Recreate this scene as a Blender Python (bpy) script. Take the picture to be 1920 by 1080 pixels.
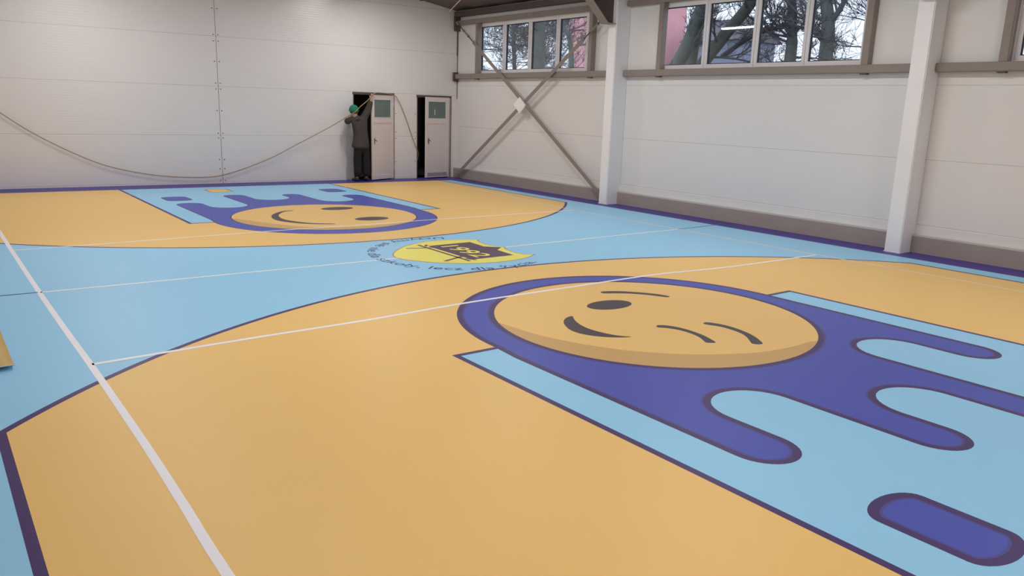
import bpy, bmesh, math, random
from mathutils import Vector, Matrix
from mathutils.geometry import tessellate_polygon

S = bpy.context.scene
for o in list(bpy.data.objects): bpy.data.objects.remove(o)
COL = S.collection

# ------------------------------------------------------------------ camera
cam_d = bpy.data.cameras.new('camera'); cam = bpy.data.objects.new('camera', cam_d); COL.objects.link(cam)
cam_d.sensor_width = 36; cam_d.lens = 1467.57/1920*36; cam_d.clip_end = 400; cam_d.clip_start = .05
_r = Vector((.7981, -.6017, .0315)); _u = Vector((.11154, .19892, .97365)); _f = Vector((.59211, .77356, -.22587))
_m = Matrix((_r, _u, -_f)).transposed().to_4x4(); _m.translation = Vector((-5.3225, -8.4460, 1.8608))
cam.matrix_world = _m
S.camera = cam

# ------------------------------------------------------------------ world / exposure
S.view_settings.view_transform = 'Standard'; S.view_settings.look = 'None'
S.view_settings.gamma = 1; S.view_settings.use_curve_mapping = False
S.view_settings.exposure = 0.66
w = bpy.data.worlds.new('overcast'); S.world = w; w.use_nodes = True
bg = w.node_tree.nodes['Background']; bg.inputs[0].default_value = (.72, .80, .95, 1); bg.inputs[1].default_value = 1.15

LAMP_W = 38.0      # watts of each ceiling batten
LAMP_COL = (1.0, .97, .965)

# ------------------------------------------------------------------ materials
def srgb(r, g, b):
    f = lambda c: ((c/255+.055)/1.055)**2.4 if c/255 > .04045 else c/255/12.92
    return (f(r), f(g), f(b), 1)
def mat(name, col, rough=.6, metal=0, noise=0, nscale=6, bump=0, bscale=40, spec=.5, emit=None):
    m = bpy.data.materials.new(name); m.use_nodes = True; nt = m.node_tree; p = nt.nodes['Principled BSDF']
    p.inputs['Base Color'].default_value = col; p.inputs['Roughness'].default_value = rough
    p.inputs['Metallic'].default_value = metal; p.inputs['Specular IOR Level'].default_value = spec
    tc = nt.nodes.new('ShaderNodeTexCoord')
    if noise:
        n = nt.nodes.new('ShaderNodeTexNoise'); n.inputs['Scale'].default_value = nscale; n.inputs['Detail'].default_value = 4
        nt.links.new(tc.outputs['Object'], n.inputs['Vector'])
        mx = nt.nodes.new('ShaderNodeMix'); mx.data_type = 'RGBA'
        mx.inputs[6].default_value = tuple(c*(1-noise) for c in col[:3])+(1,)
        mx.inputs[7].default_value = tuple(min(1, c*(1+noise)) for c in col[:3])+(1,)
        nt.links.new(n.outputs['Fac'], mx.inputs[0]); nt.links.new(mx.outputs[2], p.inputs['Base Color'])
    if bump:
        n2 = nt.nodes.new('ShaderNodeTexNoise'); n2.inputs['Scale'].default_value = bscale; n2.inputs['Detail'].default_value = 3
        nt.links.new(tc.outputs['Object'], n2.inputs['Vector'])
        b = nt.nodes.new('ShaderNodeBump'); b.inputs['Strength'].default_value = bump; b.inputs['Distance'].default_value = .01
        nt.links.new(n2.outputs['Fac'], b.inputs['Height']); nt.links.new(b.outputs['Normal'], p.inputs['Normal'])
    if emit:
        p.inputs['Emission Color'].default_value = emit[0]; p.inputs['Emission Strength'].default_value = emit[1]
    return m
def panel_mat(name, col, seams, rough=.42, ribs=True, rib=.0004):
    """painted sandwich panel: seams run level at the given heights, fine ribs between them"""
    m = mat(name, col, rough, noise=.02, nscale=.8); nt = m.node_tree; N = nt.nodes; L = nt.links; p = N['Principled BSDF']
    geo = N.new('ShaderNodeNewGeometry'); sep = N.new('ShaderNodeSeparateXYZ'); L.new(geo.outputs['Position'], sep.inputs[0])
    def M(op, a, b=None, c=None):
        n = N.new('ShaderNodeMath'); n.operation = op
        for i, v in enumerate((a, b, c)):
            if v is None: continue
            if isinstance(v, (int, float)): n.inputs[i].default_value = v
            else: L.new(v, n.inputs[i])
        return n.outputs[0]
    tot = None
    for z in seams:
        d = M('ABSOLUTE', M('SUBTRACT', sep.outputs['Z'], z))
        g = M('MAXIMUM', M('SUBTRACT', 1.0, M('DIVIDE', d, .006)), 0.0)
        tot = g if tot is None else M('ADD', tot, g)
    src = p.inputs['Base Color'].links[0].from_socket
    mx = N.new('ShaderNodeMix'); mx.data_type = 'RGBA'; L.new(M('MULTIPLY', tot, .48), mx.inputs[0]); L.new(src, mx.inputs[6])
    mx.inputs[7].default_value = (.12, .10, .09, 1); L.new(mx.outputs[2], p.inputs['Base Color'])
    if ribs:
        s = M('SINE', M('MULTIPLY', sep.outputs['Z'], 2*math.pi/.05))
        wob = N.new('ShaderNodeTexNoise'); wob.inputs['Scale'].default_value = 1.3; L.new(geo.outputs['Position'], wob.inputs['Vector'])
        h = M('ADD', M('MULTIPLY', s, rib), M('MULTIPLY', wob.outputs['Fac'], .012))
        b = N.new('ShaderNodeBump'); b.inputs['Strength'].default_value = .6; b.inputs['Distance'].default_value = 1
        L.new(h, b.inputs['Height']); L.new(b.outputs['Normal'], p.inputs['Normal'])
    return m

WALLC = (.79, .77, .755, 1)
M = {}
M['wall_back'] = panel_mat('panel_back', WALLC, (.03, 1.05, 2.085, 3.12, 4.15), .32)
M['wall_side'] = panel_mat('panel_side', WALLC, (.40, 1.315, 2.33), .42, rib=.00015)
M['plinth'] = mat('plinth_concrete', srgb(164, 152, 145), .85, noise=.12, nscale=3, bump=.3)
M['ledge'] = mat('ledge_sheet', srgb(205, 200, 195), .4)
M['column'] = mat('column_paint', (.88, .87, .88, 1), .5, noise=.02, nscale=3)
M['steel'] = mat('brown_steel', srgb(144, 132, 124), .5, noise=.06, nscale=5)
M['steel_dark'] = mat('dark_brown_steel', srgb(88, 74, 72), .55, noise=.08, nscale=4)
M['roof'] = mat('roof_sheet', srgb(112, 98, 94), .6, noise=.08, nscale=2)
M['white_steel'] = mat('white_steel', srgb(225, 214, 212), .5)
M['pvc'] = mat('white_pvc', srgb(228, 225, 228), .35)
M['gasket'] = mat('gasket', srgb(30, 32, 46), .6)
M['door_white'] = mat('door_paint', srgb(222, 214, 212), .45, noise=.03, nscale=4)
M['door_dirt'] = mat('door_kick', srgb(160, 156, 162), .5, noise=.3, nscale=9)
M['jamb'] = mat('door_jamb', srgb(150, 134, 122), .6, noise=.3, nscale=7)
M['lintel'] = mat('door_lintel', srgb(92, 80, 72), .6)
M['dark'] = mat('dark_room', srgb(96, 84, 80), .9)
M['metal'] = mat('lock_metal', srgb(120, 112, 105), .4, .8)
M['screw'] = mat('screw_head', srgb(90, 82, 76), .4, .5)
M['frost'] = mat('frosted_glass', srgb(108, 122, 118), .25, noise=.06, nscale=3)
M['rope'] = mat('cable', srgb(170, 146, 112), .7)
M['batten'] = mat('batten_body', srgb(230, 230, 230), .5)
M['tube'] = mat('batten_tube', (1, 1, 1, 1), .5, emit=((1, .95, .9, 1), 14.0))
# floor colours (vinyl)
FR = .42
def fl(name, c, **k): return mat('floor_'+name, c, FR, noise=.02, nscale=1.1, bump=.02, bscale=90, spec=.16, **k)
F = {}
F['border'] = fl('border_indigo', srgb(80, 68, 148))
F['blue'] = fl('light_blue', srgb(157, 215, 248))
F['orange'] = fl('orange', srgb(246, 204, 126))
F['line'] = fl('outline', srgb(82, 64, 112))
F['indigo'] = fl('indigo', srgb(84, 94, 184))
F['indigo_mid'] = fl('indigo_rim', srgb(86, 84, 152))
F['shade'] = fl('drawn_shade', srgb(214, 174, 112))
F['face_dark'] = fl('drawn_features', srgb(84, 74, 78))
F['yellow'] = fl('shield_yellow', srgb(250, 240, 118))
F['red'] = fl('shield_rim', srgb(196, 120, 92))
F['plum'] = fl('shield_emblem', srgb(100, 80, 100))
F['white'] = fl('white_line', srgb(250, 248, 254))
F['white_f'] = fl('faint_line', srgb(250, 232, 208))
F['teal'] = fl('centre_line', srgb(60, 96, 124))
F['text'] = fl('lettering', srgb(58, 88, 140))

# ------------------------------------------------------------------ helpers
def link(o): COL.objects.link(o); return o
def obj(name, bm, m, parent=None, smooth=False, loc=None, rotz=None):
    me = bpy.data.meshes.new(name); bm.normal_update(); bm.to_mesh(me); bm.free()
    for x in (m if isinstance(m, list) else [m]): me.materials.append(x)
    if smooth:
        for f in me.polygons: f.use_smooth = True
    o = link(bpy.data.objects.new(name, me))
    if parent: o.parent = parent
    if loc: o.location = loc
    if rotz is not None: o.rotation_euler.z = rotz
    return o
def tag(o, label=None, cat=None, group=None, kind=None):
    if label: o['label'] = label
    if cat: o['category'] = cat
    if group: o['group'] = group
    if kind: o['kind'] = kind
    return o
def empty(name, loc=(0, 0, 0), rotz=0):
    o = link(bpy.data.objects.new(name, None)); o.location = loc; o.rotation_euler.z = rotz; o.empty_display_size = .1
    return o
def bx(bm, x0, x1, y0, y1, z0, z1, mi=0):
    v = [bm.verts.new(p) for p in ((x0,y0,z0),(x1,y0,z0),(x1,y1,z0),(x0,y1,z0),(x0,y0,z1),(x1,y0,z1),(x1,y1,z1),(x0,y1,z1))]
    for q in ((0,3,2,1),(4,5,6,7),(0,1,5,4),(1,2,6,5),(2,3,7,6),(3,0,4,7)):
        bm.faces.new([v[i] for i in q]).material_index = mi
    return v
def box(name, x0, x1, y0, y1, z0, z1, m, parent=None, bev=0):
    bm = bmesh.new(); bx(bm, min(x0,x1), max(x0,x1), min(y0,y1), max(y0,y1), min(z0,z1), max(z0,z1))
    if bev: bmesh.ops.bevel(bm, geom=bm.edges[:], offset=bev, segments=2, affect='EDGES')
    return obj(name, bm, m, parent)
def prism(bm, poly, axis, a, b, mi=0):
    """poly in the plane across axis ('x': (y,z), 'y': (x,z), 'z': (x,y)), extruded a..b"""
    def P(p, t): return (t, p[0], p[1]) if axis == 'x' else ((p[0], t, p[1]) if axis == 'y' else (p[0], p[1], t))
    A = [bm.verts.new(P(p, a)) for p in poly]; B = [bm.verts.new(P(p, b)) for p in poly]
    n = len(poly)
    bm.faces.new(A).material_index = mi; bm.faces.new(B[::-1]).material_index = mi
    for i in range(n): bm.faces.new((A[i], A[(i+1) % n], B[(i+1) % n], B[i])).material_index = mi
    bmesh.ops.recalc_face_normals(bm, faces=bm.faces[:])
def tube(bm, pts, rad, n=6, cap=True):
    pts = [Vector(p) for p in pts]; rs = rad if isinstance(rad, (list, tuple)) else [rad]*len(pts)
    rings = []; up = Vector((0, 0, 1))
    for i, p in enumerate(pts):
        t = (pts[min(i+1, len(pts)-1)]-pts[max(i-1, 0)]).normalized()
        if abs(t.dot(up)) > .95: up = Vector((1, 0, 0)) if abs(t.x) < .9 else Vector((0, 1, 0))
        a = t.cross(up).normalized(); b = t.cross(a).normalized(); up = -b if (-b).dot(up) > 0 else b
        rings.append([bm.verts.new(p+(a*math.cos(k*2*math.pi/n)+b*math.sin(k*2*math.pi/n))*rs[i]) for k in range(n)])
    for r0, r1 in zip(rings, rings[1:]):
        for k in range(n): bm.faces.new((r0[k], r0[(k+1) % n], r1[(k+1) % n], r1[k]))
    if cap: bm.faces.new(rings[0][::-1]); bm.faces.new(rings[-1])
def spline(pts, k=8, closed=False):
    n = len(pts); out = []
    rng = n if closed else n-1
    for i in range(rng):
        g = (lambda j: Vector(pts[j % n])) if closed else (lambda j: Vector(pts[max(0, min(n-1, j))]))
        a, b, c, d = g(i-1), g(i), g(i+1), g(i+2)
        for s in range(k):
            t = s/k
            out.append(.5*((2*b)+(c-a)*t+(2*a-5*b+4*c-d)*t*t+(-a+3*b-3*c+d)*t**3))
    if not closed: out.append(Vector(pts[-1]))
    return out

# ------------------------------------------------------------------ floor with its printed artwork
LZ = .0001
MI = {}
fb = bmesh.new(); fm = []
def fmi(k):
    if k not in MI: MI[k] = len(fm); fm.append(F[k])
    return MI[k]
def area2(p): return sum(p[i][0]*p[(i+1) % len(p)][1]-p[(i+1) % len(p)][0]*p[i][1] for i in range(len(p)))
def fpoly(pts, key, layer):
    pts = [(p[0], p[1]) for p in pts]
    if area2(pts) < 0: pts = pts[::-1]
    vs = [fb.verts.new((x, y, layer*LZ)) for x, y in pts]
    for t in tessellate_polygon([[Vector((x, y, 0)) for x, y in pts]]):
        a, b, c = (pts[i] for i in t)
        if abs((b[0]-a[0])*(c[1]-a[1])-(c[0]-a[0])*(b[1]-a[1])) < 1e-9: continue
        try: f = fb.faces.new([vs[i] for i in t])
        except ValueError: continue
        f.normal_update()
        if f.normal.z < 0: f.normal_flip()
        f.material_index = fmi(key)
def normals2(pts, closed):
    n = len(pts); out = []
    for i in range(n):
        a = pts[i-1] if (closed or i) else pts[i]; b = pts[(i+1) % n] if (closed or i < n-1) else pts[i]
        c = pts[i]
        def nn(p, q):
            d = Vector((q[0]-p[0], q[1]-p[1])); 
            return Vector((-d.y, d.x)).normalized() if d.length > 1e-9 else None
        n1, n2 = nn(a, c), nn(c, b)
        if n1 is None: n1 = n2
        if n2 is None: n2 = n1
        m = (n1+n2)
        m = m.normalized() if m.length > 1e-6 else n1
        out.append(m/max(.4, m.dot(n1)))
    return out
def fstroke(pts, w0, w1, key, layer, closed=False):
    """band between two sideways offsets of a path (left of travel positive)"""
    pts = [(p[0], p[1]) for p in pts]; ns = normals2(pts, closed); n = len(pts)
    A = [fb.verts.new((p[0]+m.x*w0, p[1]+m.y*w0, layer*LZ)) for p, m in zip(pts, ns)]
    B = [fb.verts.new((p[0]+m.x*w1, p[1]+m.y*w1, layer*LZ)) for p, m in zip(pts, ns)]
    for i in range(n if closed else n-1):
        j = (i+1) % n
        try: f = fb.faces.new((A[i], A[j], B[j], B[i]))
        except ValueError: continue
        f.normal_update()
        if f.normal.z < 0: f.normal_flip()
        f.material_index = fmi(key)
def arcp(cx, cy, r, a0, a1, n=64, ry=None):
    ry = r if ry is None else ry
    return [(cx+r*math.cos(math.radians(a0+(a1-a0)*i/n)), cy+ry*math.sin(math.radians(a0+(a1-a0)*i/n))) for i in range(n+1)]
def inwards(pts): return 1 if area2(pts) > 0 else -1      # offset sign that points to the inside

XL, XR, YN, YF = -6.05, 6.06, -9.4, 9.7
fpoly([(XL-.1, YN-.1), (XR+.1, YN-.1), (XR+.1, YF+.1), (XL-.1, YF+.1)], 'border', 0)
back = lambda x: 8.575-.047*x
fpoly([(-5.46, -8.6), (5.46, -8.6), (5.46, back(5.46)), (-5.46, back(-5.46))], 'blue', 1)

def orange_field(sg):
    R = 6.767 if sg < 0 else 6.627; cy = 7.972 if sg < 0 else 7.769; v0 = 3.505 if sg < 0 else 3.44; cx = 0 if sg < 0 else .055
    a = math.degrees(math.acos(5.10/R)) 
    arc = arcp(cx, -cy, R, 180-a, a, 90)                    # left end over the top to the right end, v axis down
    pts = [(x, sg*-y) for x, y in arc]
    end = -8.55 if sg < 0 else None
    if sg < 0: poly = pts+[(5.10, -8.55), (-5.10, -8.55)]
    else: poly = pts+[(5.13, back(5.13)), (-5.1, back(-5.1))]
    fpoly(poly, 'orange', 2)
    s = inwards(poly)
    fstroke(poly[:-2] if False else ([poly[-1]]+poly[:-1]), -s*.028, s*.022, 'line', 3)
orange_field(-1); orange_field(1)

def finger_body(sg, ring_c, ring_r, face_c, face_r, fingers, tops, kx, kv, kend, xl, xr, pills, eyes, rim):
    Y = lambda v: sg*v
    # lane
    key = [(kx[0], Y(kend(kx[0]))), (kx[0], Y(kv)), (kx[1], Y(kv)), (kx[1], Y(kend(kx[1])))]
    fpoly(key, 'blue', 4)
    s = inwards(key); fstroke(key, 0, s*.05, 'line', 5)
    # octopus body: arc from the left junction over to the right one
    cx, cv = ring_c
    arc = []
    for i in range(91):
        a = math.radians(180-180*i/90)
        arc.append((cx+ring_r*math.cos(a), cv-ring_r*math.sin(a)))
    path = [(x, v) for x, v in arc]
    fs = fingers[::-1]                                     # right to left
    tp = tops[::-1]
    path.append((fs[0][1], kv+.3))
    for i, (x0, x1, vt) in enumerate(fs):
        r = (x1-x0)/2; c = (x0+x1)/2
        path += [(c+r*math.cos(math.radians(t)), vt-r*1.05+r*1.05*math.sin(math.radians(t))) for t in range(0, 181, 10)]
        if i < len(tp):
            xa = x0; xb = fs[i+1][1]; rr = (xa-xb)/2; cc = (xa+xb)/2
            path += [(cc+rr*math.cos(math.radians(t)), tp[i]+rr-rr*math.sin(math.radians(t))) for t in range(0, 181, 10)]
    path.append((fs[-1][0], kv+.3))
    pw = [(x, Y(v)) for x, v in path]
    # the paths of ring and fingers meet smoothly; drop near-duplicates
    q = [pw[0]]
    for p in pw[1:]:
        if math.hypot(p[0]-q[-1][0], p[1]-q[-1][1]) > .004: q.append(p)
    pw = q
    fpoly(pw, 'indigo', 6)
    s = inwards(pw)
    if rim:
        fstroke(pw, 0, s*.050, 'line', 7, True); fstroke(pw, s*.050, s*.066, 'indigo_mid', 7, True)
    else: fstroke(pw, 0, s*.022, 'line', 7, True)
    # face
    c = arcp(face_c[0], Y(face_c[1]), face_r, 0, 360, 96)[:-1]
    o = arcp(face_c[0], Y(face_c[1]), face_r+.05, 0, 360, 96)[:-1]
    if rim:
        fstroke(c, 0, -.048, 'line', 8, True); fstroke(c, -.048, -.066, 'indigo_mid', 8, True)
    else: fstroke(c, 0, -.022, 'line', 8, True)
    fpoly(c, 'shade', 9)
    for (px, v0, v1, hw, colr) in pills:
        a = [(px+hw*math.cos(math.radians(t)), v0+hw*.55-hw*.55*math.sin(math.radians(t))) for t in range(0, 181, 12)]
        b = [(px-hw*math.cos(math.radians(t)), v1-hw*.55+hw*.55*math.sin(math.radians(t))) for t in range(0, 181, 12)]
        pl = [(x, Y(v)) for x, v in a+b]
        fpoly(pl, colr, 6); s = inwards(pl)
        if rim: fstroke(pl, 0, s*.055, 'line', 7, True); fstroke(pl, s*.055, s*.07, 'indigo_mid', 7, True)
        else: fstroke(pl, 0, s*.025, 'line', 7, True)

finger_body(-1, (-.03, 3.64), 1.782, (-.021, 3.655), 1.456,
    [(-1.84, -1.40, 6.235), (-.79, -.37, 6.71), (.25, .68, 7.42), (1.305, 1.752, 6.03)], [5.31, 5.89, 5.15],
    (-2.215, 2.15), 3.66, lambda x: 8.6, -1.81, 1.75,
    [(-1.645, 6.715, 7.368, .222, 'indigo'), (1.62, 6.55, 7.2, .222, 'indigo')], None, True)
finger_body(1, (.03, 3.62), 1.81, (.03, 3.67), 1.478,
    [(-1.745, -1.30, 6.15), (-.642, -.235, 7.08), (.435, .80, 6.83), (1.47, 1.90, 6.31)], [5.24, 6.02, 5.36],
    (-2.14, 2.28), 3.69, lambda x: back(x), -1.75, 1.88,
    [(-1.515, 6.48, 7.17, .225, 'indigo'), (1.72, 6.83, 7.48, .225, 'indigo'), (-.42, 7.58, 8.23, .225, 'orange')], None, False)

# lit part of the two faces (the drawn crescent stays darker)
near_shade = [(-1.36,-3.11),(-1.341,-3.277),(-1.322,-3.456),(-1.291,-3.611),(-1.235,-3.778),(-1.143,-3.986),(-1.0,-4.231),(-.891,-4.364),(-.772,-4.484),(-.641,-4.592),(-.435,-4.725),(-.127,-4.864),(.113,-4.918),(.375,-4.936),(.548,-4.927),(.64,-4.955)]
a0 = math.degrees(math.atan2(-4.955+3.655, .64+.021)); a1 = math.degrees(math.atan2(-3.11+3.655, -1.36+.021))
lit = spline(near_shade, 4)+[Vector(p) for p in arcp(-.021, -3.655, 1.456, a0, a1, 60)]
fpoly(lit, 'orange', 10)
far_shade = [(-1.40,3.98),(-1.31,3.80),(-1.2,3.55),(-1.06,3.25),(-.92,2.97),(-.759,2.73),(-.43,2.50),(-.014,2.40),(.373,2.41),(.722,2.48),(.984,2.56),(1.12,2.67)]
a0 = math.degrees(math.atan2(2.67-3.67, 1.09)); a1 = math.degrees(math.atan2(3.98-3.67, -1.43))
fpoly(spline(far_shade, 4)+[Vector(p) for p in arcp(.03, 3.67, 1.478, a0, a1, 60)], 'orange', 10)

smile = [(-.646,-3.263),(-.689,-3.331),(-.743,-3.427),(-.786,-3.552),(-.801,-3.662),(-.787,-3.775),(-.751,-3.897),(-.701,-3.977),(-.656,-4.024),(-.701,-4.019),(-.784,-3.974),(-.876,-3.896),(-.945,-3.793),(-.974,-3.688),(-.962,-3.58),(-.904,-3.455),(-.842,-3.368),(-.766,-3.3),(-.695,-3.264)]
brow = [(.248,-2.69),(.308,-2.676),(.463,-2.755),(.599,-2.885),(.691,-3.004),(.744,-3.107),(.755,-3.186),(.706,-3.201),(.661,-3.133),(.582,-3.005),(.455,-2.87),(.327,-2.787),(.244,-2.743)]
wink1 = [(-.223,-3.908),(-.176,-3.895),(-.116,-3.944),(-.079,-4.028),(-.063,-4.123),(-.067,-4.231),(-.086,-4.341),(-.127,-4.452),(-.154,-4.508),(-.186,-4.515),(-.232,-4.477),(-.214,-4.436),(-.161,-4.341),(-.134,-4.224),(-.138,-4.105),(-.177,-4.015),(-.233,-3.947)]
wink2 = [(.227,-4.064),(.283,-4.055),(.329,-4.124),(.356,-4.224),(.353,-4.344),(.321,-4.483),(.272,-4.594),(.209,-4.691),(.16,-4.746),(.113,-4.745),(.081,-4.705),(.106,-4.665),(.197,-4.561),(.256,-4.457),(.277,-4.325),(.269,-4.213),(.219,-4.107)]
smile_f = [(-.213,4.50),(-.38,4.50),(-.58,4.31),(-.744,4.067),(-.856,3.726),(-.86,3.441),(-.738,3.15),(-.54,2.92),(-.257,2.77),(-.227,2.83),(-.496,3.016),(-.66,3.312),(-.727,3.605),(-.665,3.965),(-.537,4.219),(-.39,4.401),(-.239,4.45)]
for p in (smile, brow, wink1, wink2, smile_f): fpoly(spline(p, 4, True), 'face_dark', 11)
fpoly(arcp(-.045, -3.128, .262, 0, 360, 40, .158)[:-1], 'face_dark', 11)
fpoly(arcp(.58, 4.44, .295, 0, 360, 32, .19)[:-1], 'face_dark', 11)
fpoly(arcp(.56, 3.07, .290, 0, 360, 32, .195)[:-1], 'face_dark', 11)
fstroke([(-.035, -2.996), (-.033, -3.137), (-.018, -3.262)], -.004, .004, 'line', 12)

# court lines
side = [(-4.5, back(-4.5)-.8), (-4.505, 4.04), (-4.508, 2.46), (-4.508, -.01), (-4.50, -1.5), (-4.489, -2.51), (-4.486, -3.47), (-4.486, -4.2), (-4.495, -4.95), (-4.505, -5.58), (-4.5, -7.7)]
attn = [(-4.48, -2.515), (-3.299, -2.463), (-2.302, -2.441), (-1.304, -2.368), (-.5, -2.35), (.207, -2.35), (1.0, -2.34), (1.636, -2.36), (2.729, -2.49), (4.47, -2.532)]
attf = [(-4.49, 2.449), (-3.165, 2.476), (-1.065, 2.548), (.372, 2.53), (1.505, 2.56), (3.026, 2.53), (4.49, 2.518)]
rsd = [(4.83, 7.65), (4.76, 5.3), (4.60, 3.9), (4.49, 2.518), (4.475, -.034), (4.48, -2.52), (4.525, -4.212), (4.52, -7.7)]
cen = [(-4.5, -.011), (-3.44, -.036), (-2.56, -.045), (-1.042, -.083), (.978, -.066), (4.47, -.031)]
basl = [(-4.5, 7.78), (-3.17, 7.79), (-1.8, 7.74), (.57, 7.73), (2.97, 7.6), (4.83, 7.5)]
for p, w_, k in ((side, .023, 'white'), (attn, .023, 'white'), (attf, .021, 'white'), (rsd, .02, 'white_f'), (cen, .022, 'white'), (basl, .014, 'white_f')):
    fstroke(spline(p, 4), -w_, w_, k, 13)
fstroke([(-5.46, .035), (-4.52, .0)], -.014, .014, 'teal', 13)
fstroke([(4.50, -.03), (5.46, .005)], -.014, .014, 'teal', 13)
fstroke([(-4.5, -7.7), (4.5, -7.7)], -.02, .02, 'white', 13)

# school shield
low = [(.97, .60), (.70, .735), (.45, .79), (.189, .785), (-.166, .635), (-.42, .43), (-.62, .20), (-.71, -.02), (-.66, -.25), (-.493, -.49), (-.301, -.675), (-.064, -.805), (.223, -.872), (.47, -.875), (.744, -.815), (.985, -.684)]
rt = [(.985, -.684), (.885, -.62), (.835, -.50), (.84, -.33), (.885, -.17), (.955, -.055)]
lt = [(.955, -.055), (.875, .06), (.845, .20), (.86, .36), (.905, .50), (.97, .60)]
sh = spline(low, 4)[:-1]+spline(rt, 4)[:-1]+spline(lt, 4)[:-1]
fpoly(sh, 'yellow', 14); fstroke(sh, 0, inwards(sh)*.014, 'red', 15, True)
fpoly([(.05, .47), (.741, .478), (.715, .10), (.895, -.059), (.725, -.20), (.70, -.59), (.05, -.588)], 'plum', 15)
def bar(p, q_, w_, k, l): fstroke([p, q_], -w_, w_, k, l)
bar((-.02, .60), (-.02, -.66), .022, 'plum', 16)
bar((.022, .33), (.035, -.36), .012, 'yellow', 16)
bar((-.29, .44), (.06, .33), .022, 'plum', 16)
bar((-.30, -.52), (.06, -.36), .022, 'plum', 16)
bar((.02, .46), (.09, .56), .02, 'plum', 16)
bar((.02, -.5), (.09, -.64), .02, 'plum', 16)

def text_mesh(s, size, bold):
    c = bpy.data.curves.new('t', 'FONT'); c.body = s; c.size = size; c.offset = bold; c.resolution_u = 4
    o = bpy.data.objects.new('t', c); COL.objects.link(o)
    dg = bpy.context.evaluated_depsgraph_get(); me = bpy.data.meshes.new_from_object(o.evaluated_get(dg))
    vs = [v.co.copy() for v in me.vertices]; fs = [list(p.vertices) for p in me.polygons]
    bpy.data.objects.remove(o); bpy.data.curves.remove(c); bpy.data.meshes.remove(me)
    return vs, fs
def floor_text(s, size, bold, fn, key, layer):
    vs, fs = text_mesh(s, size, bold)
    x0 = min(v.x for v in vs); x1 = max(v.x for v in vs)
    nv = [fb.verts.new((*fn((v.x-x0)/(x1-x0), v.y), layer*LZ)) for v in vs]
    for f in fs:
        try: g = fb.faces.new([nv[i] for i in f])
        except ValueError: continue
        g.normal_update()
        if g.normal.z < 0: g.normal_flip()
        g.material_index = fmi(key)
# the school's motto, running round the shield with its letters standing towards it
CX, CY, RB = .17, -.07, 1.145
def ring_fn(t, y):
    a = math.radians(67+(296.5-67)*t); r = RB-y
    return CX+r*math.cos(a), CY+r*math.sin(a)
floor_text('Uczymy się nie dla szkoły, lecz dla życia.', .22, .0, ring_fn, 'text', 17)
floor_text('1992', .34, .004, lambda t, y: (.19+y*1.1, .36-.86*t), 'yellow', 17)
floor_o = tag(obj('floor', fb, fm), kind='structure')

# ------------------------------------------------------------------ shell
ROOFZ = lambda x: 4.10+.17*(6.05-abs(x))
PHI = -math.atan(.047)
def wl(s, t=0, z=0):                                       # a point in the back wall's frame (s along, t out of the room)
    return Vector((s*math.cos(PHI)-t*math.sin(PHI), 9.31+s*math.sin(PHI)+t*math.cos(PHI), z))
DOORS = [(3.200, 4.275, 2.075), (4.905, 5.892, 2.062)]
def back_wall():
    bm = bmesh.new(); cuts = sorted([-6.3, 0, 6.08]+[v for d in DOORS for v in d[:2]])
    for a, b in zip(cuts, cuts[1:]):
        z0 = next((d[2] for d in DOORS if abs(d[0]-a) < 1e-6), -.05)
        prism(bm, [(a, z0), (b, z0), (b, ROOFZ(b)+.05), (a, ROOFZ(a)+.05)], 'y', 0, .10)
    return obj('wall_back', bm, M['wall_back'], loc=(0, 9.31, 0), rotz=PHI)
tag(back_wall(), kind='structure')
WINS = [(4.13, 8.05), (-1.94, 2.10), (-7.95, -3.98)]
WZ = (2.64, 3.77)
def side_wall():
    bm = bmesh.new(); X0, X1 = 6.06, 6.18
    bx(bm, X0, X1, -9.5, 9.2, -.05, WZ[0]); bx(bm, X0, X1, -9.5, 9.2, WZ[1], 4.16)
    ys = [-9.5]+[v for w_ in sorted(WINS) for v in w_]+[9.2]
    for a, b in zip(ys[::2], ys[1::2]): bx(bm, X0, X1, a, b, WZ[0], WZ[1])
    return obj('wall_right', bm, M['wall_side'])
tag(side_wall(), kind='structure')
bm = bmesh.new(); bx(bm, -6.17, -6.05, -9.5, 9.7, -.05, 4.16); tag(obj('wall_left', bm, M['wall_side']), kind='structure')
bm = bmesh.new(); prism(bm, [(-6.1, -.05), (6.1, -.05), (6.1, ROOFZ(6.1)+.05), (0, ROOFZ(0)+.05), (-6.1, ROOFZ(6.1)+.05)], 'y', -9.5, -9.4)
tag(obj('wall_front', bm, M['wall_back']), kind='structure')
# roof: two pitches of trapezoid sheet
bm = bmesh.new()
for sg in (-1, 1):
    n = 74; prev = None
    for i in range(n+1):
        y = -9.6+i*(19.5/n); dz = .03 if (i % 4) in (0, 1) else 0
        a = bm.verts.new((0, y, ROOFZ(0)+.06+dz)); b = bm.verts.new((sg*6.25, y, ROOFZ(6.25)+.06+dz))
        if prev: bm.faces.new((prev[0], prev[1], b, a))
        prev = (a, b)
ceil = obj('ceiling', bm, M['roof']); tag(ceil, kind='structure')
md = ceil.modifiers.new('thick', 'SOLIDIFY'); md.thickness = .05; md.offset = 1

box('trim_1', 5.985, 6.065, -9.4, 9.03, 0, .235, M['plinth']); tag(bpy.data.objects['trim_1'], kind='structure')
box('trim_2', 5.985, 6.065, -9.4, 9.03, .237, .262, M['ledge']); tag(bpy.data.objects['trim_2'], kind='structure')
box('trim_3', 6.04, 6.062, -9.4, 9.03, .262, .385, M['wall_side']); tag(bpy.data.objects['trim_3'], kind='structure')

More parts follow.
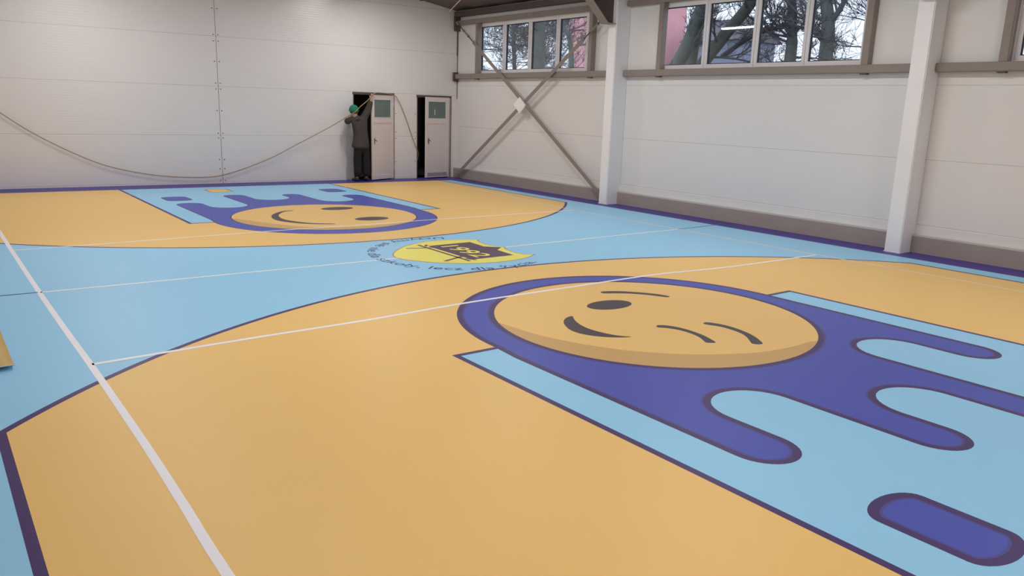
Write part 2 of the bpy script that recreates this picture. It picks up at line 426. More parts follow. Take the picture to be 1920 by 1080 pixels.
# cover joint of the back panels with its screw pairs
jt = empty('trim_4', wl(.105)); jt.rotation_euler.z = PHI; tag(jt, kind='structure')
box('joint_strip', -.0035, .0035, -.002, .0, .0, 5.05, M['screw'], jt)
for z in (.06, .32, .52, .99, 1.09, 1.57, 2.03, 2.15, 2.60, 3.02, 3.15, 3.68, 4.02, 4.2):
    for sx in (-.05, .05):
        b_ = bmesh.new(); bmesh.ops.create_uvsphere(b_, u_segments=8, v_segments=5, radius=.012)
        bmesh.ops.translate(b_, verts=b_.verts, vec=(sx, -.002, z)); obj('screw', b_, M['screw'], jt)
# dark gap where the back panels end at the side wall
box('trim_5', 6.035, 6.062, 9.0, 9.022, 3.07, 3.82, M['steel_dark']); tag(bpy.data.objects['trim_5'], kind='structure')
box('trim_6', 6.05, 6.061, 9.005, 9.022, 2.0, 3.07, M['screw']); tag(bpy.data.objects['trim_6'], kind='structure')
b_ = bmesh.new(); bx(b_, 5.90, 6.06, 8.90, 8.97, 3.66, 4.02); tag(obj('corner_bracket', b_, M['steel_dark']), 'dark steel plate bracket high in the far corner under the roof', 'bracket')
b_ = bmesh.new(); bx(b_, 5.90, 6.03, 8.93, 8.99, 2.44, 2.66); tag(obj('girt_cleat', b_, M['steel_dark']), 'small dark steel cleat in the far corner at window-sill height', 'bracket')

# ------------------------------------------------------------------ steelwork
def column(y, sx=1, label='', side='windows'):
    t = empty('steel_column', (sx*5.86, y, 0), 0 if sx > 0 else math.pi); tag(t, label, 'column', 'white boxed wall columns')
    b = bmesh.new(); bx(b, -.165, .205, -.115, .115, 0, 3.98)
    bmesh.ops.bevel(b, geom=[e for e in b.edges if abs(e.verts[0].co.z-e.verts[1].co.z) > 1], offset=.012, segments=2, affect='EDGES')
    obj('shaft', b, M['column'], t)
    bb = bmesh.new(); bx(bb, -.17, .20, -.12, .12, 0, .012); obj('base_plate', bb, M['column'], t)
    return t
column(3.04, 1, 'white boxed steel column between the two windows, right of the crossed braces')
column(-2.95, 1, 'white boxed steel column nearest the camera, right of the wide window')
for y, nm in ((3.04, 'far white boxed column on the wall facing the windows'), (-2.95, 'middle white boxed column on the wall facing the windows')):
    column(y, -1, nm)
def rafter(y, label):
    t = empty('roof_rafter', (0, y, 0)); tag(t, label, 'rafter', 'dark brown roof rafters')
    for sg in (-1, 1):
        X = lambda x: sg*x
        low = [(5.69, 3.47), (5.49, 3.47), (4.93, 3.97), (0, ROOFZ(0)-.30)]
        web = [(X(x), z) for x, z in low]+[(X(0), ROOFZ(0)-.02), (X(5.69), ROOFZ(5.69)-.02)]
        b = bmesh.new(); prism(b, web, 'y', -.012, .012); obj('web', b, M['steel_dark'], t)
        b = bmesh.new()
        for (p, q) in zip(low, low[1:]):
            d = Vector((q[0]-p[0], q[1]-p[1])).normalized(); n = Vector((-d.y, d.x))*.014
            if n.y > 0: n = -n
            prism(b, [(X(p[0]), p[1]), (X(q[0]), q[1]), (X(q[0]+n.x), q[1]+n.y), (X(p[0]+n.x), p[1]+n.y)], 'y', -.105, .105)
        obj('lower_flange', b, M['steel'], t)
        b = bmesh.new(); prism(b, [(X(0), ROOFZ(0)-.034), (X(5.69), ROOFZ(5.69)-.034), (X(5.69), ROOFZ(5.69)-.02), (X(0), ROOFZ(0)-.02)], 'y', -.105, .105)
        obj('upper_flange', b, M['steel_dark'], t)
rafter(3.04, 'dark brown roof rafter running down to the far white column with a raked haunch')
rafter(-2.95, 'dark brown roof rafter above the near white column')
for x, pw_ in ((-4.9, 'nearest the wall facing the windows'), (-3.6, 'second from the wall facing the windows'), (-2.0, 'beside the ridge, away from the windows'), (2.0, 'beside the ridge, towards the windows'), (3.6, 'second from the window wall'), (4.9, 'nearest the window wall')):
    b = bmesh.new(); z = ROOFZ(x)
    bx(b, x-.03, x+.03, -9.3, 8.9, z-.02, z+.055)
    tag(obj('roof_purlin', b, M['steel_dark']), 'dark brown roof purlin, '+pw_, 'purlin', 'roof purlins')
b = bmesh.new(); bx(b, 5.90, 6.05, -9.3, 8.95, 4.0, 4.12)
tag(obj('eaves_beam', b, M['steel_dark']), 'dark brown beam along the top of the window wall just under the roof', 'beam')

def girt(z0, z1, y0, y1, label, bolts=()):
    t = empty('wall_girt', (5.93, (y0+y1)/2, z0)); tag(t, label, 'rail')
    L_ = (y1-y0)/2
    b = bmesh.new(); bx(b, 0, .13, -L_, L_, 0, z1-z0); bmesh.ops.bevel(b, geom=b.edges[:], offset=.008, segments=2, affect='EDGES')
    obj('rail', b, M['steel'], t)
    for y in bolts:
        q = bmesh.new(); bx(q, .01, .09, y-(y0+y1)/2-.05, y-(y0+y1)/2+.05, -.022, .0); obj('post_foot', q, M['steel_dark'], t)
bays = [(3.16, 8.93), (-2.83, 2.92), (-8.8, -3.07)]
words = ['of the far window, behind the crossed braces', 'of the wide four-pane window between the two white columns', 'of the window at the right edge']
posts = [(8.00, 3.92), (2.02, -2.03), (-3.90, -7.98)]
for (a, b_), wd, ps in zip(bays, words, posts):
    girt(2.50, 2.62, a, b_, 'brown wall rail under the sill '+wd, ps)
    girt(3.80, 3.90, a, b_, 'brown wall rail over the head '+wd)
pl = [('brown steel post left of the far window, nearest the room corner', 'brown steel post right of the far window, by the top of the brace'),
      ('brown steel post left of the wide four-pane window, right of the far column', 'brown steel post right of the wide four-pane window'),
      ('brown steel post left of the window at the right edge', 'brown steel post at the near end of the window at the right edge')]
for ps, lb in zip(posts, pl):
    for y, l in zip(ps, lb):
        b = bmesh.new(); bx(b, 5.935, 6.06, y-.055, y+.055, 2.62, 3.80); bmesh.ops.bevel(b, geom=b.edges[:], offset=.006, segments=2, affect='EDGES')
        tag(obj('window_post', b, M['steel']), l, 'post')

# crossed braces
def brace(p0, p1, x, label, rod_at):
    """flat bar in the plane x, with a threaded end rod and turnbuckle from rod_at towards p1"""
    t = empty('cross_brace', (x, p0[0], p0[1])); tag(t, label, 'brace')
    P0 = Vector((0, 0, 0)); P1 = Vector((0, p1[0]-p0[0], p1[1]-p0[1])); d = (P1-P0).normalized(); n = Vector((0, -d.z, d.y))
    Pm = P1*rod_at
    b = bmesh.new()
    def seg(A, B, w_, th):
        v = []
        for q in (A, B):
            for s1, s2 in ((-1, -1), (1, -1), (1, 1), (-1, 1)): v.append(b.verts.new(q+n*w_*s1+Vector((th*s2, 0, 0))))
        b.faces.new(v[:4][::-1]); b.faces.new(v[4:])
        for i in range(4): b.faces.new((v[i], v[(i+1) % 4], v[4+(i+1) % 4], v[4+i]))
    seg(P0, Pm, .042, .006); obj('flat_bar', b, M['steel'], t)
    b = bmesh.new(); tube(b, [Pm-d*.05, P1], .012, 8); obj('threaded_rod', b, M['steel_dark'], t)
    b = bmesh.new(); L_ = (P1-Pm).length
    tube(b, [Pm+d*L_*.27, Pm+d*L_*.31, Pm+d*L_*.33, Pm+d*L_*.53, Pm+d*L_*.55, Pm+d*L_*.58], [.03, .03, .02, .02, .03, .03], 8)
    obj('turnbuckle', b, M['steel'], t)
    b = bmesh.new(); tube(b, [Pm+d*L_*.88, P1], .03, 8); obj('end_socket', b, M['steel'], t)
brace((3.27, .13), (8.80, 3.86), 5.872, 'brown flat brace falling from the room corner top to the white column foot', .865)
brace((8.80, .04), (3.36, 3.72), 5.887, 'brown flat brace rising from the room corner foot to the white column top', .875)
b = bmesh.new(); c = Vector((5.862, 6.10, 1.90)); r = .17
prism(b, [(c.y-.225, c.z), (c.y-.01, c.z-.185), (c.y+.235, c.z+.0), (c.y+.01, c.z+.175)], 'x', 5.855, 5.867)
tag(obj('gusset_plate', b, mat('gusset_white', srgb(250, 244, 248), .5)), 'white diamond-shaped plate where the two brown braces cross', 'plate')
# roof bracing rod
b = bmesh.new(); tube(b, [(5.72, 8.93, 4.10), (4.3, 5.6, 4.33), (3.25, 3.2, 4.5)], .013, 6)
tag(obj('roof_rod', b, M['white_steel']), 'thin pale steel rod slanting under the dark roof near the far corner', 'rod')

# ------------------------------------------------------------------ windows
def glass_mat():
    m = bpy.data.materials.new('window_glass'); m.use_nodes = True; nt = m.node_tree; N = nt.nodes; L = nt.links
    N.remove(N['Principled BSDF']); out = N['Material Output']
    t = N.new('ShaderNodeBsdfTransparent'); t.inputs[0].default_value = (.86, .90, .92, 1)
    g = N.new('ShaderNodeBsdfGlossy'); g.inputs['Roughness'].default_value = .015; g.inputs[0].default_value = (1, 1, 1, 1)
    geo = N.new('ShaderNodeNewGeometry'); dp = N.new('ShaderNodeVectorMath'); dp.operation = 'DOT_PRODUCT'
    L.new(geo.outputs['Normal'], dp.inputs[0]); L.new(geo.outputs['Incoming'], dp.inputs[1])
    def MM(op, x, y=None):
        n = N.new('ShaderNodeMath'); n.operation = op
        for i_, v_ in enumerate((x, y)):
            if v_ is None: continue
            if isinstance(v_, (int, float)): n.inputs[i_].default_value = v_
            else: L.new(v_, n.inputs[i_])
        return n.outputs[0]
    k_ = MM('POWER', MM('SUBTRACT', 1.0, MM('ABSOLUTE', dp.outputs['Value'])), 5.0)     # Schlick, two faces of the pane
    a = N.new('ShaderNodeMath'); a.operation = 'MULTIPLY'; a.inputs[1].default_value = 2.0; L.new(MM('ADD', MM('MULTIPLY', k_, .96), .04), a.inputs[0])
    mx = N.new('ShaderNodeMixShader'); L.new(a.outputs[0], mx.inputs[0]); L.new(t.outputs[0], mx.inputs[1]); L.new(g.outputs[0], mx.inputs[2])
    L.new(mx.outputs[0], out.inputs[0]); return m
GL = glass_mat()
def window(k, y0, y1, cuts):
    t = empty('window_%d' % k, (6.06, (y0+y1)/2, WZ[0])); tag(t, kind='structure'); yc = (y0+y1)/2; H = WZ[1]-WZ[0]
    ys = [y0]+sorted(cuts)+[y1]
    for i, (a, b_) in enumerate(zip(ys, ys[1:])):
        A, B = a-yc, b_-yc
        f = bmesh.new(); th = .055; X0, X1 = .0, .07
        bx(f, X0, X1, A+.004, B-.004, 0, th); bx(f, X0, X1, A+.004, B-.004, H-th, H)
        bx(f, X0, X1, A+.004, A+th, th, H-th); bx(f, X0, X1, B-th, B-.004, th, H-th)
        fo = obj('window_frame', f, M['pvc'], t)
        g = bmesh.new(); q = th; w_ = .014
        bx(g, .030, .066, A+q, A+q+w_, q, H-q); bx(g, .030, .066, B-q-w_, B-q, q, H-q)
        bx(g, .030, .066, A+q, B-q, q, q+w_); bx(g, .030, .066, A+q, B-q, H-q-w_, H-q)
        obj('gasket', g, M['gasket'], fo)
        p = bmesh.new(); v = [p.verts.new((.05, y, z)) for y, z in ((A+q, q), (B-q, q), (B-q, H-q), (A+q, H-q))]
        p.faces.new(v); obj('pane', p, GL, fo)
    return t
window(1, 4.13, 8.05, [7.03, 6.06, 5.09])
window(2, -1.94, 2.10, [1.05, .0, -.955])
window(3, -7.95, -3.98, [-4.97, -5.97, -6.97])

# ------------------------------------------------------------------ doors
def door(k, d):
    s0, s1, h = d
    t = empty('door_%d' % k, wl(s0)); t.rotation_euler.z = PHI; tag(t, kind='structure'); W_ = s1-s0
    box('lintel', -.01, W_+.01, -.012, .10, h-.05, h+.005, M['lintel'], t)
    box('jamb', -.0, .018, -.006, .10, 0, h-.05, M['jamb'], t)
    box('jamb', W_-.022, W_+.012, -.012, .10, 0, h-.05, M['jamb'], t)
    box('reveal', W_-.075, W_-.022, .0, .10, 0, h-.05, M['door_white'], t)
    for z in (.42, 1.0, 1.15, 1.6):
        b = bmesh.new(); bmesh.ops.create_uvsphere(b, u_segments=8, v_segments=5, radius=.011)
        bmesh.ops.translate(b, verts=b.verts, vec=(W_+.05 if k == 1 else -.04, -.002, z)); obj('screw', b, M['screw'], t)
door(1, DOORS[0]); door(2, DOORS[1])
def leaf(hinge, free, h, label, kick, strip, hz):
    H0 = Vector(hinge); d = Vector(free)-H0; L_ = d.length
    t = empty('door_leaf', (H0.x, H0.y, .025), math.atan2(d.y, d.x)); tag(t, label, 'door', 'open white doors')
    th = .035; z1 = h
    f = bmesh.new(); st = .10
    bx(f, 0, st, 0, th, 0, z1); bx(f, L_-.07, L_, 0, th, 0, z1)
    sf = .07
    bx(f, st, L_-sf, 0, th, 0, .10); bx(f, st, L_-sf, 0, th, z1-.10, z1); bx(f, st, L_-sf, 0, th, 1.38, 1.47)
    bmesh.ops.bevel(f, geom=f.edges[:], offset=.003, segments=1, affect='EDGES')
    obj('door_frame', f, M['door_white'], t)
    box('door_panel', st, L_-sf, .008, th-.008, .10, 1.38, M['door_white'], t)
    box('moulding', st+.01, L_-sf-.01, -.003, th+.003, 1.350, 1.385, M['door_white'], t)
    g = box('glazing', st, L_-sf, .012, th-.012, 1.47, z1-.10, M['frost'], t)
    b = bmesh.new()
    for (a0, a1, b0, b1) in ((st, L_-sf, 1.47, 1.482), (st, L_-sf, z1-.112, z1-.10), (st, st+.012, 1.47, z1-.1), (L_-sf-.012, L_-sf, 1.47, z1-.1)):
        bx(b, a0, a1, -.004, th+.004, b0, b1)
    obj('glazing_bead', b, M['pvc'], g)
    if kick: box('kick_plate', st*.6, L_-st*.6, th, th+.004, .03, .12, M['door_dirt'], t)
    if strip: box('paper_strip', L_*.60, L_*.60+.02, th-.011, th-.009, 1.56, 1.70, M['pvc'], t)
    hd = box('lock_plate', L_-.10, L_-.075, th, th+.006, hz-.07, hz+.07, M['metal'], t)
    b = bmesh.new(); tube(b, [(L_-.088, th+.006, hz+.02), (L_-.088, th+.05, hz+.02), (L_-.092, th+.052, hz+.02), (L_-.105, th+.052, hz-.01)], .009, 8)
    obj('handle', b, M['metal'], hd)
    for z in (.22, z1-.25):
        b = bmesh.new(); tube(b, [(-.012, th*.5, z), (-.012, th*.5, z+.10)], .012, 8); obj('hinge', b, M['white_steel'], t)
leaf((4.215, 9.075), (3.472, 8.775), 2.00, 'white half-glazed door standing open beside the person in the green cap', False, False, .92)
leaf((5.785, 9.00), (5.03, 8.89), 2.00, 'white half-glazed door ajar next to the room corner, paper strip on its pane', True, True, .92)
# the dark store behind
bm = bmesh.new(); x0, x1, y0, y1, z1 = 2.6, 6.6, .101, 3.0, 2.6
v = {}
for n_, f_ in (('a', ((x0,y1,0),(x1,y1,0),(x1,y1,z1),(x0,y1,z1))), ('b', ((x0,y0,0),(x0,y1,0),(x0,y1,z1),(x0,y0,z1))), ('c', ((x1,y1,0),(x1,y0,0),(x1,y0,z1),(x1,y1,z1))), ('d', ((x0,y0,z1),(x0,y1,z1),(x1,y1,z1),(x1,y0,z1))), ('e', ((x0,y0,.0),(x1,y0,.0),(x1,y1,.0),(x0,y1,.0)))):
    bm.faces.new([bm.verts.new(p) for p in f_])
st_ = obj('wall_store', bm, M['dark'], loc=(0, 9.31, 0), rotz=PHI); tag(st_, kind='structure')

# ------------------------------------------------------------------ lamps
def lamp(x, y, label, watts):
    z = ROOFZ(x)-.30
    t = empty('batten_lamp', (x, y, z)); tag(t, label, 'lamp', 'ceiling batten lamps')
    b = bmesh.new(); bx(b, -.09, .09, -.75, .75, .0, .05); bmesh.ops.bevel(b, geom=b.edges[:], offset=.01, segments=2, affect='EDGES'); obj('housing', b, M['batten'], t)
    for sx in (-.05, .05):
        b = bmesh.new(); tube(b, [(sx, -.72, -.015), (sx, .72, -.015)], .014, 10); obj('tube', b, M['tube'], t)
    for yy in (-.6, .6):
        b = bmesh.new(); tube(b, [(0, yy, .05), (0, yy, .33)], .004, 6); obj('hanger', b, M['metal'], t)
    ld = bpy.data.lights.new('batten_light', 'AREA'); ld.shape = 'RECTANGLE'; ld.size = .16; ld.size_y = 1.45; ld.energy = watts; ld.color = LAMP_COL
    lo = link(bpy.data.objects.new('batten_light', ld)); lo.location = (0, 0, -.035); lo.parent = t
for x, wd in ((-2.6, 'on the side away from the windows'), (2.9, 'on the window side')):
    for y, w2 in ((7.0, 'far'), (2.2, 'second from far'), (-2.2, 'second from near'), (-7.0, 'near')):
        lamp(x, y, 'white batten lamp under the roof, %s, %s' % (wd, w2), LAMP_W*(1.05 if x < 0 else .92))

# ------------------------------------------------------------------ cable along the back wall
cab = [(-5.2, 9.50, 2.55), (-4.5, 9.46, 1.92), (-3.916, 9.44, 1.44), (-3.431, 9.42, 1.075), (-2.828, 9.39, .715), (-2.183, 9.36, .42), (-1.392, 9.32, .23), (-.652, 9.29, .155), (.097, 9.255, .185),
       (1.07, 9.19, .51), (1.80, 9.13, .87), (2.52, 9.02, 1.25), (2.86, 8.80, 1.50), (2.98, 8.62, 1.62), (3.12, 8.60, 1.75), (3.30, 8.62, 1.88), (3.46, 8.66, 2.02), (3.60, 8.74, 2.075), (3.85, 8.86, 2.075), (4.08, 8.97, 2.06), (4.27, 9.04, 2.02), (4.36, 9.05, 1.92), (4.47, 9.045, 1.72), (4.60, 9.05, 1.43), (4.75, 9.05, 1.05), (4.88, 9.04, .74), (4.97, 9.10, .58), (5.05, 9.4, .3)]
b = bmesh.new(); tube(b, [tuple(p) for p in spline(cab, 8)], .009, 8)
tag(obj('cable', b, M['rope'], smooth=True), 'thin tan cable sagging along the white back wall up to the raised hand', 'cable')

# ------------------------------------------------------------------ yellow off-cut of flooring
b = bmesh.new(); nx, ny = 10, 24; X0, X1, Y0, Y1 = -5.75, -4.925, -2.40, -1.12; gr = []
for j in range(ny+1):
    row = []
    for i in range(nx+1):
        u = i/nx; v_ = j/ny; x = X0+(X1-X0)*u; y = Y0+(Y1-Y0)*v_
        x += -.03*(1-v_)**2*0; y += .05*(u-.45)**2*4*(1-v_)*.6
        lift = .045*max(0, 1-v_*4)**2*(1-.3*u)
        row.append(b.verts.new((x, y, .0085+lift)))
    gr.append(row)
for j in range(ny):
    for i in range(nx): b.faces.new((gr[j][i], gr[j][i+1], gr[j+1][i+1], gr[j+1][i]))
oc = obj('vinyl_offcut', b, [mat('offcut_yellow', srgb(200, 164, 84), .5, noise=.05, nscale=3), mat('offcut_back', srgb(216, 216, 205), .7)], smooth=True)
so = oc.modifiers.new('thick', 'SOLIDIFY'); so.thickness = .008; so.offset = -1; so.material_offset = 1; so.material_offset_rim = 1
tag(oc, 'yellow piece of vinyl flooring with curled pale edge lying at the left edge', 'floor piece')

# ------------------------------------------------------------------ person
SK = mat('skin', srgb(202, 160, 142), .55); JK = mat('jacket_cloth', srgb(68, 61, 59), .85, noise=.12, nscale=12, bump=.3, bscale=25)
TR = mat('trouser_cloth', srgb(20, 21, 27), .85, noise=.1, nscale=12, bump=.2); CP = mat('cap_knit', srgb(30, 128, 96), .9, bump=.4, bscale=120)
SHO = mat('shoe_rubber', srgb(38, 38, 38), .6); HR = mat('grey_hair', srgb(96, 88, 82), .8)
def skin_obj(name, chains, m, parent=None, levels=2, root=0):
    """chains: lists of (x,y,z,r[,r2]); equal points are welded so limbs join"""
    vs, es, rs, idx = [], [], [], {}
    for ch in chains:
        last = None
        for p in ch:
            k = tuple(round(c, 4) for c in p[:3])
            if k not in idx: idx[k] = len(vs); vs.append(p[:3]); rs.append((p[3], p[4] if len(p) > 4 else p[3]))
            i = idx[k]
            if last is not None: es.append((last, i))
            last = i
    me = bpy.data.meshes.new(name); me.from_pydata(vs, es, []); me.update(); me.materials.append(m)
    o = link(bpy.data.objects.new(name, me)); sk = o.modifiers.new('skin', 'SKIN'); sk.use_smooth_shade = True
    if not me.skin_vertices: pass
    for i, sv in enumerate(me.skin_vertices[0].data): sv.radius = rs[i]; sv.use_root = (i == root)
    ss = o.modifiers.new('sub', 'SUBSURF'); ss.levels = levels; ss.render_levels = levels
    if parent: o.parent = parent
    return o
def hand(w_, direction, palm_n, side, curl):
    """fingers as chains from the wrist point; direction = along the palm, palm_n = out of the palm's inside"""
    w_ = Vector(w_); d = Vector(direction).normalized(); n = Vector(palm_n).normalized(); s = d.cross(n).normalized()*side
    palm = w_+d*.055; out = [[(*w_, .026, .022), (*palm, .032, .016)]]
    for i, (off, ln) in enumerate(((.030, .068), (.010, .076), (-.010, .070), (-.029, .054))):
        b0 = palm+s*off*.9+d*.030; ch = [(*palm, .032, .016), (*b0, .0115)]; p = b0; dd = d.copy()
        for k in range(3):
            dd = (dd*math.cos(curl)+n*math.sin(curl)).normalized(); nn = n
            p = p+dd*ln*(.42, .32, .26)[k]; ch.append((*p, (.010, .009, .0075)[k]))
            n2 = (n-dd*n.dot(dd)).normalized(); n = n2
        n = Vector(palm_n).normalized(); out.append(ch)
    th0 = w_+d*.025+s*.030; ch = [(*w_, .026, .022), (*th0, .013)]
    p = th0; td = (d*.75+s*.5+n*.35).normalized()
    for k in range(2): p = p+td*(.034, .028)[k]; ch.append((*p, (.0105, .0085)[k])); td = (td+n*.35).normalized()
    out.append(ch); return out
pe = (3.20, 8.74, .97)
chest = (3.12, 8.76, 1.36); neckb = (3.06, 8.76, 1.49); neck = (3.05, 8.77, 1.55); hd0 = (3.04, 8.79, 1.64); hd1 = (3.035, 8.79, 1.71)
shR = (3.27, 8.77, 1.46); elR = (3.39, 8.72, 1.715); wrR = (3.435, 8.68, 1.925)
shL = (2.975, 8.78, 1.44); elL = (2.885, 8.88, 1.39); wrL = (3.03, 9.04, 1.44)
chains = [[(*pe, .11, .08), (3.18, 8.75, 1.15, .115, .085), (*chest, .16, .11), (*neckb, .075), (*neck, .058), (*hd0, .082, .09), (*hd1, .078, .088)],
          [(*hd0, .082, .09), (3.04, 8.885, 1.655, .02), (3.04, 8.905, 1.645, .014)],
          [(*hd0, .082, .09), (3.13, 8.78, 1.655, .016)], [(*hd0, .082, .09), (2.95, 8.78, 1.655, .016)],
          [(*chest, .16, .11), (*shR, .065), (*elR, .045), (*wrR, .028, .024)],
          [(*chest, .16, .11), (*shL, .065), (*elL, .045), (*wrL, .028, .024)],
          [(*pe, .11, .08), (3.29, 8.74, .82, .065), (3.325, 8.75, .50, .06), (3.325, 8.73, .10, .034), (3.335, 8.82, .045, .022)],
          [(*pe, .11, .08), (3.11, 8.74, .82, .065), (3.085, 8.76, .50, .06), (3.085, 8.73, .10, .034), (3.07, 8.82, .045, .022)]]
chains += hand(wrR, (.42, .10, .90), (.15, .95, -.05), 1, .45)
chains += hand(wrL, (.7, .1, .6), (-.2, -.9, .3), -1, .55)
person = skin_obj('person', chains, SK, levels=2)
tag(person, 'person in green cap and dark grey jacket, seen from behind, reaching up to the door', 'person')
jk = [[(3.175, 8.74, .76, .235, .175), (3.175, 8.74, .84, .235, .175), (3.19, 8.74, 1.0, .20, .150), (3.175, 8.75, 1.18, .185, .140), (*chest, .185, .135), (3.08, 8.76, 1.47, .12, .10), (3.055, 8.765, 1.54, .078, .078)],
      [(*chest, .185, .135), (*shR, .105, .095), (3.34, 8.75, 1.59, .090), (*elR, .080), (3.415, 8.695, 1.83, .066), (3.428, 8.685, 1.89, .054)],
      [(*chest, .185, .135), (*shL, .10, .092), (*elL, .084), (2.95, 8.96, 1.41, .06), (3.01, 9.02, 1.43, .048)]]
skin_obj('jacket', jk, JK, person, 2)
hood = skin_obj('hood', [[(2.99, 8.69, 1.47, .05), (3.06, 8.66, 1.455, .06), (3.14, 8.69, 1.47, .05)]], JK, bpy.data.objects['jacket'], 2)
tr = [[(3.20, 8.74, .97, .165, .135), (3.20, 8.74, .86, .16, .13), (3.285, 8.74, .74, .115), (3.315, 8.75, .50, .105), (3.325, 8.73, .26, .098), (3.325, 8.73, .09, .092)],
      [(3.20, 8.74, .86, .16, .13), (3.115, 8.74, .74, .115), (3.10, 8.76, .50, .105), (3.09, 8.73, .26, .098), (3.085, 8.73, .09, .092)]]
skin_obj('trousers', tr, TR, person, 2)
for x in (3.34, 3.07): skin_obj('shoe', [[(x, 8.66, .052, .045, .04), (x, 8.74, .055, .047, .045), (x+(.01 if x > 3.2 else -.01), 8.85, .045, .048, .035), (x+(.015 if x > 3.2 else -.015), 8.93, .040, .040, .028)]], SHO, person, 2)
def dome(name, c, rx, ry, rz, z0, m, parent, seg=24, rings=10):
    bm = bmesh.new(); rg = []
    for j in range(rings+1):
        a = math.asin(max(-1, min(1, z0)))+(math.pi/2-math.asin(z0))*j/rings
        rg.append([bm.verts.new((c[0]+rx*math.cos(a)*math.cos(k*2*math.pi/seg), c[1]+ry*math.cos(a)*math.sin(k*2*math.pi/seg), c[2]+rz*math.sin(a))) for k in range(seg)] if j < rings else [bm.verts.new((c[0], c[1], c[2]+rz))])
    for j in range(rings-1):
        for k in range(seg): bm.faces.new((rg[j][k], rg[j][(k+1) % seg], rg[j+1][(k+1) % seg], rg[j+1][k]))
    for k in range(seg): bm.faces.new((rg[-2][k], rg[-2][(k+1) % seg], rg[-1][0]))
    return obj(name, bm, m, parent, True)
cp = dome('knitted_cap', (3.035, 8.785, 1.665), .108, .118, .122, -.25, CP, person)
bm = bmesh.new(); ringp = [(3.035+.102*math.cos(a), 8.785+.112*math.sin(a), 1.648) for a in [k*2*math.pi/28 for k in range(28)]]
tube(bm, ringp+[ringp[0]], .016, 8, False); obj('cap_cuff', bm, CP, cp, True)
dome('hair', (3.035, 8.775, 1.635), .098, .10, .09, -.6, HR, person)
for sx in (-.032, .032):
    b = bmesh.new(); bmesh.ops.create_uvsphere(b, u_segments=10, v_segments=8, radius=.012); bmesh.ops.translate(b, verts=b.verts, vec=(3.04+sx, 8.873, 1.668)); obj('eye', b, mat('eye_white', srgb(225, 220, 215), .3), person, True)
b = bmesh.new(); tube(b, [(3.018, 8.873, 1.605), (3.04, 8.88, 1.602), (3.062, 8.873, 1.605)], .005, 6); obj('mouth', b, mat('lips', srgb(160, 96, 90), .5), person, True)

# ------------------------------------------------------------------ outside
bm = bmesh.new(); v = [bm.verts.new(p) for p in ((6.4, -60, -.3), (90, -60, -.3), (90, 90, -.3), (6.4, 90, -.3))]; bm.faces.new(v)
tag(obj('ground', bm, mat('wet_grass', srgb(96, 100, 84), .9, noise=.3, nscale=.6)), kind='structure')
def building(name, x, y0, y1, h, m, label, roofm, wins, rh=1.5, dp=4.0):
    t = empty(name, (x, (y0+y1)/2, -.3)); tag(t, label, 'building'); L_ = (y1-y0)/2
    b = bmesh.new(); bx(b, 0, dp, -L_, L_, 0, h); obj('walls', b, m, t)
    b = bmesh.new(); prism(b, [(-.4, h), (dp+.4, h), (dp/2, h+rh)], 'y', -L_-.3, L_+.3); obj('roof', b, roofm, t)
    for (y, z) in wins:
        f = bmesh.new(); bx(f, -.05, .02, y-.6, y+.6, z, z+1.4); fo = obj('window_frame', f, M['pvc'], t)
        g = bmesh.new(); bx(g, -.07, -.05, y-.5, y+.5, z+.1, z+1.3); obj('pane', g, mat('far_pane', srgb(90, 100, 115), .2), fo)
PK = mat('pink_render', srgb(236, 172, 176), .9, noise=.05, nscale=.5); GY = mat('grey_render', srgb(142, 148, 168), .9, noise=.05, nscale=.5)
RF = mat('slate_roof', srgb(110, 105, 110), .9)
building('pink_house', 34, 29.5, 37.0, 9.5, PK, 'pink rendered house behind the trees, seen through both windows', RF, [(-2.6, 1.0), (0, 1.0), (2.6, 1.0)])
building('grey_house', 36, 23.6, 27.6, 6.6, GY, 'blue-grey house behind the bare trees of the wide window', RF, [(-1, 1.2), (1, 1.2)])
building('low_grey_shed', 34, 15.6, 19.4, 4.3, mat('shed_render', srgb(100, 104, 118), .9), 'low dark grey shed behind the right panes of the wide window', RF, [(0, 1.2)], .8)

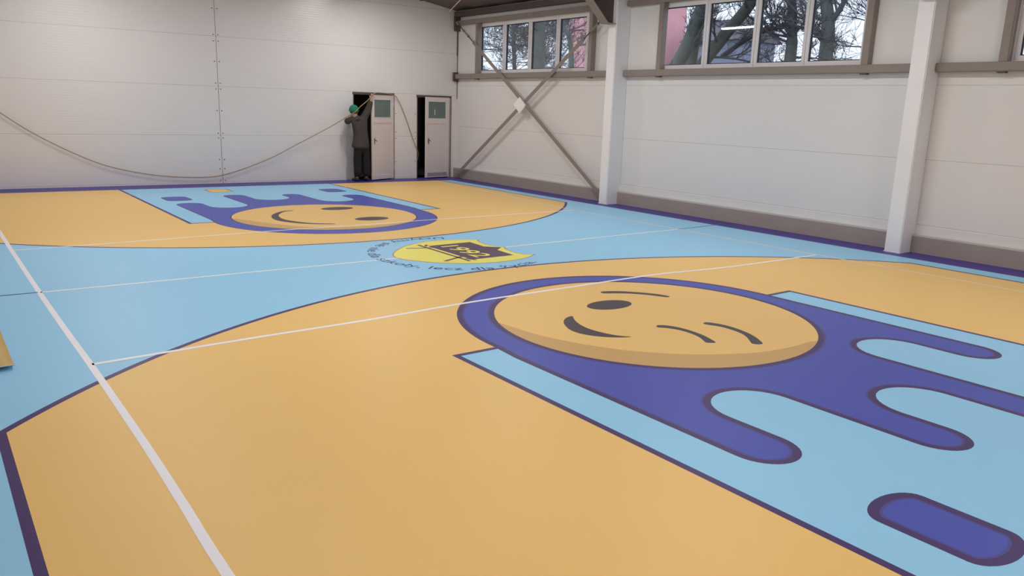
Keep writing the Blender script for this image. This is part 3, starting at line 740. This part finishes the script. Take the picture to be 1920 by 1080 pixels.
BK = mat('bark', srgb(92, 98, 92), .95, noise=.3, nscale=4, bump=.5, bscale=8); TW = mat('twigs', srgb(92, 90, 96), .95)
def tree(label, pts, r0, r1, seed, nb, blen, spread=1.0, droop=0, extra=()):
    """trunk through the points, then branching limbs and twigs"""
    rnd = random.Random(seed); t = empty('bare_tree', (pts[0][0], pts[0][1], -.3)); tag(t, label, 'tree', 'bare trees outside the windows')
    o = Vector((pts[0][0], pts[0][1], -.3)); P = spline([Vector(p)-o for p in pts], 6); n = len(P)
    b = bmesh.new(); tube(b, P, [r0+(r1-r0)*i/(n-1) for i in range(n)], 10); obj('trunk', b, BK, t, True)
    tw = bmesh.new()
    def grow(p, d, L_, r, lv):
        k = 4; q = [p.copy()]; c = p.copy(); dd = d.copy()
        for _ in range(k):
            dd = (dd+Vector((rnd.uniform(-.2, .2), rnd.uniform(-.2, .2), rnd.uniform(-.12, .18)-droop))).normalized(); c = c+dd*L_/k; q.append(c.copy())
        tube(tw, q, [max(.006, r*(1-.6*i/k)) for i in range(k+1)], 5 if lv > 1 else 3, False)
        if lv:
            for _ in range(6 if lv > 1 else 7):
                i = rnd.randint(1, k); a = (dd+Vector((rnd.uniform(-1, 1), rnd.uniform(-1, 1), rnd.uniform(-.6, 1)))*.9).normalized()
                grow(q[i], a, L_*rnd.uniform(.4, .65), r*.45, lv-1)
    for _ in range(nb):
        i = rnd.randint(int(n*.35), n-1); a = rnd.uniform(0, 2*math.pi)
        grow(P[i], Vector((math.cos(a), math.sin(a), rnd.uniform(-.1, .8)*spread)).normalized(), blen*rnd.uniform(.6, 1.1), min(.05, r1*.34), 3)
    for ex in extra:
        Q = [Vector(e)-o for e in ex]; tube(tw, spline(Q, 5), [r1*.7*(1-.6*i/(5*(len(Q)-1))) for i in range(5*(len(Q)-1)+1)], 7, False)
        for k_ in range(6): grow(spline(Q, 5)[3+k_*((len(Q)-1)*5-4)//6], Vector((rnd.uniform(-.5, .5), rnd.uniform(-1, 1), rnd.uniform(-.5, 1))).normalized(), blen*.5, r1*.25, 2)
    obj('branches', tw, TW, t)
tree('thick straight bare trunk behind the third pane of the far window', [(18, 20.60, -.3), (18, 20.6, 3.8), (18, 20.66, 6.6), (18, 20.6, 10)], .36, .26, 3, 4, 1.6)
tree('twiggy bare tree filling the first pane of the far window', [(19, 23.6, -.3), (19, 23.7, 3.5), (19, 24.0, 6.0), (19, 24.2, 8)], .13, .06, 5, 44, 3.0, .6)
tree('twiggy bare tree filling the second pane of the far window', [(21, 24.9, -.3), (21, 25.0, 3.5), (21, 24.8, 6.0), (21, 24.6, 8)], .13, .06, 8, 40, 2.0, .6)
tree('leaning bare trunk in the first pane of the wide window', [(17, 12.6, -.3), (17, 11.9, 2.6), (17, 10.9, 4.3), (17, 10.1, 6.5), (17, 9.6, 9)], .27, .20, 11, 4, 1.8)
tree('second bare trunk beside the leaning one in the first pane', [(18, 11.55, -.3), (18, 11.6, 3.6), (18, 11.35, 5.4), (18, 11.1, 9)], .24, .18, 12, 3, 1.6)
tree('bare tree leaning right across the second pane of the wide window', [(18, 12.2, -.3), (18, 11.35, 3.0), (18, 10.3, 4.4), (18, 9.1, 5.65), (18, 8.0, 7.5)], .25, .17, 14, 8, 2.0)
tree('bare tree with one level limb in the third pane of the wide window', [(19, 8.2, -.3), (19, 8.1, 3.8), (19, 8.15, 4.7), (19, 8.6, 8)], .22, .14, 21, 8, 2.0,
     extra=[[(19, 11.0, 3.9), (19, 9.8, 4.55), (19, 8.7, 4.8), (19, 7.6, 4.7), (19, 6.9, 4.2)]])
tree('forked bare tree in the fourth pane of the wide window', [(18, 6.15, -.3), (18, 6.15, 3.7), (18, 6.2, 4.7), (18, 6.6, 6.5), (18, 6.9, 9)], .24, .15, 23, 11, 2.1,
     extra=[[(18, 6.2, 4.6), (18, 5.7, 5.4), (18, 5.2, 7.0)]])
tree('slim bare tree at the right side of the wide window', [(20, 5.2, -.3), (20, 5.1, 4), (20, 5.0, 8)], .13, .07, 27, 18, 2.6, .7)
tree('slim bare tree behind the last pane of the far window', [(17, 16.9, -.3), (17, 17.2, 4.2), (17, 17.8, 5.4), (17, 18.2, 8)], .12, .08, 31, 3, 1.6)
tree('bare tree standing outside the window at the right edge', [(15, -2.2, -.3), (15, -2.4, 4), (15, -2.3, 8)], .22, .12, 37, 12, 2.4)
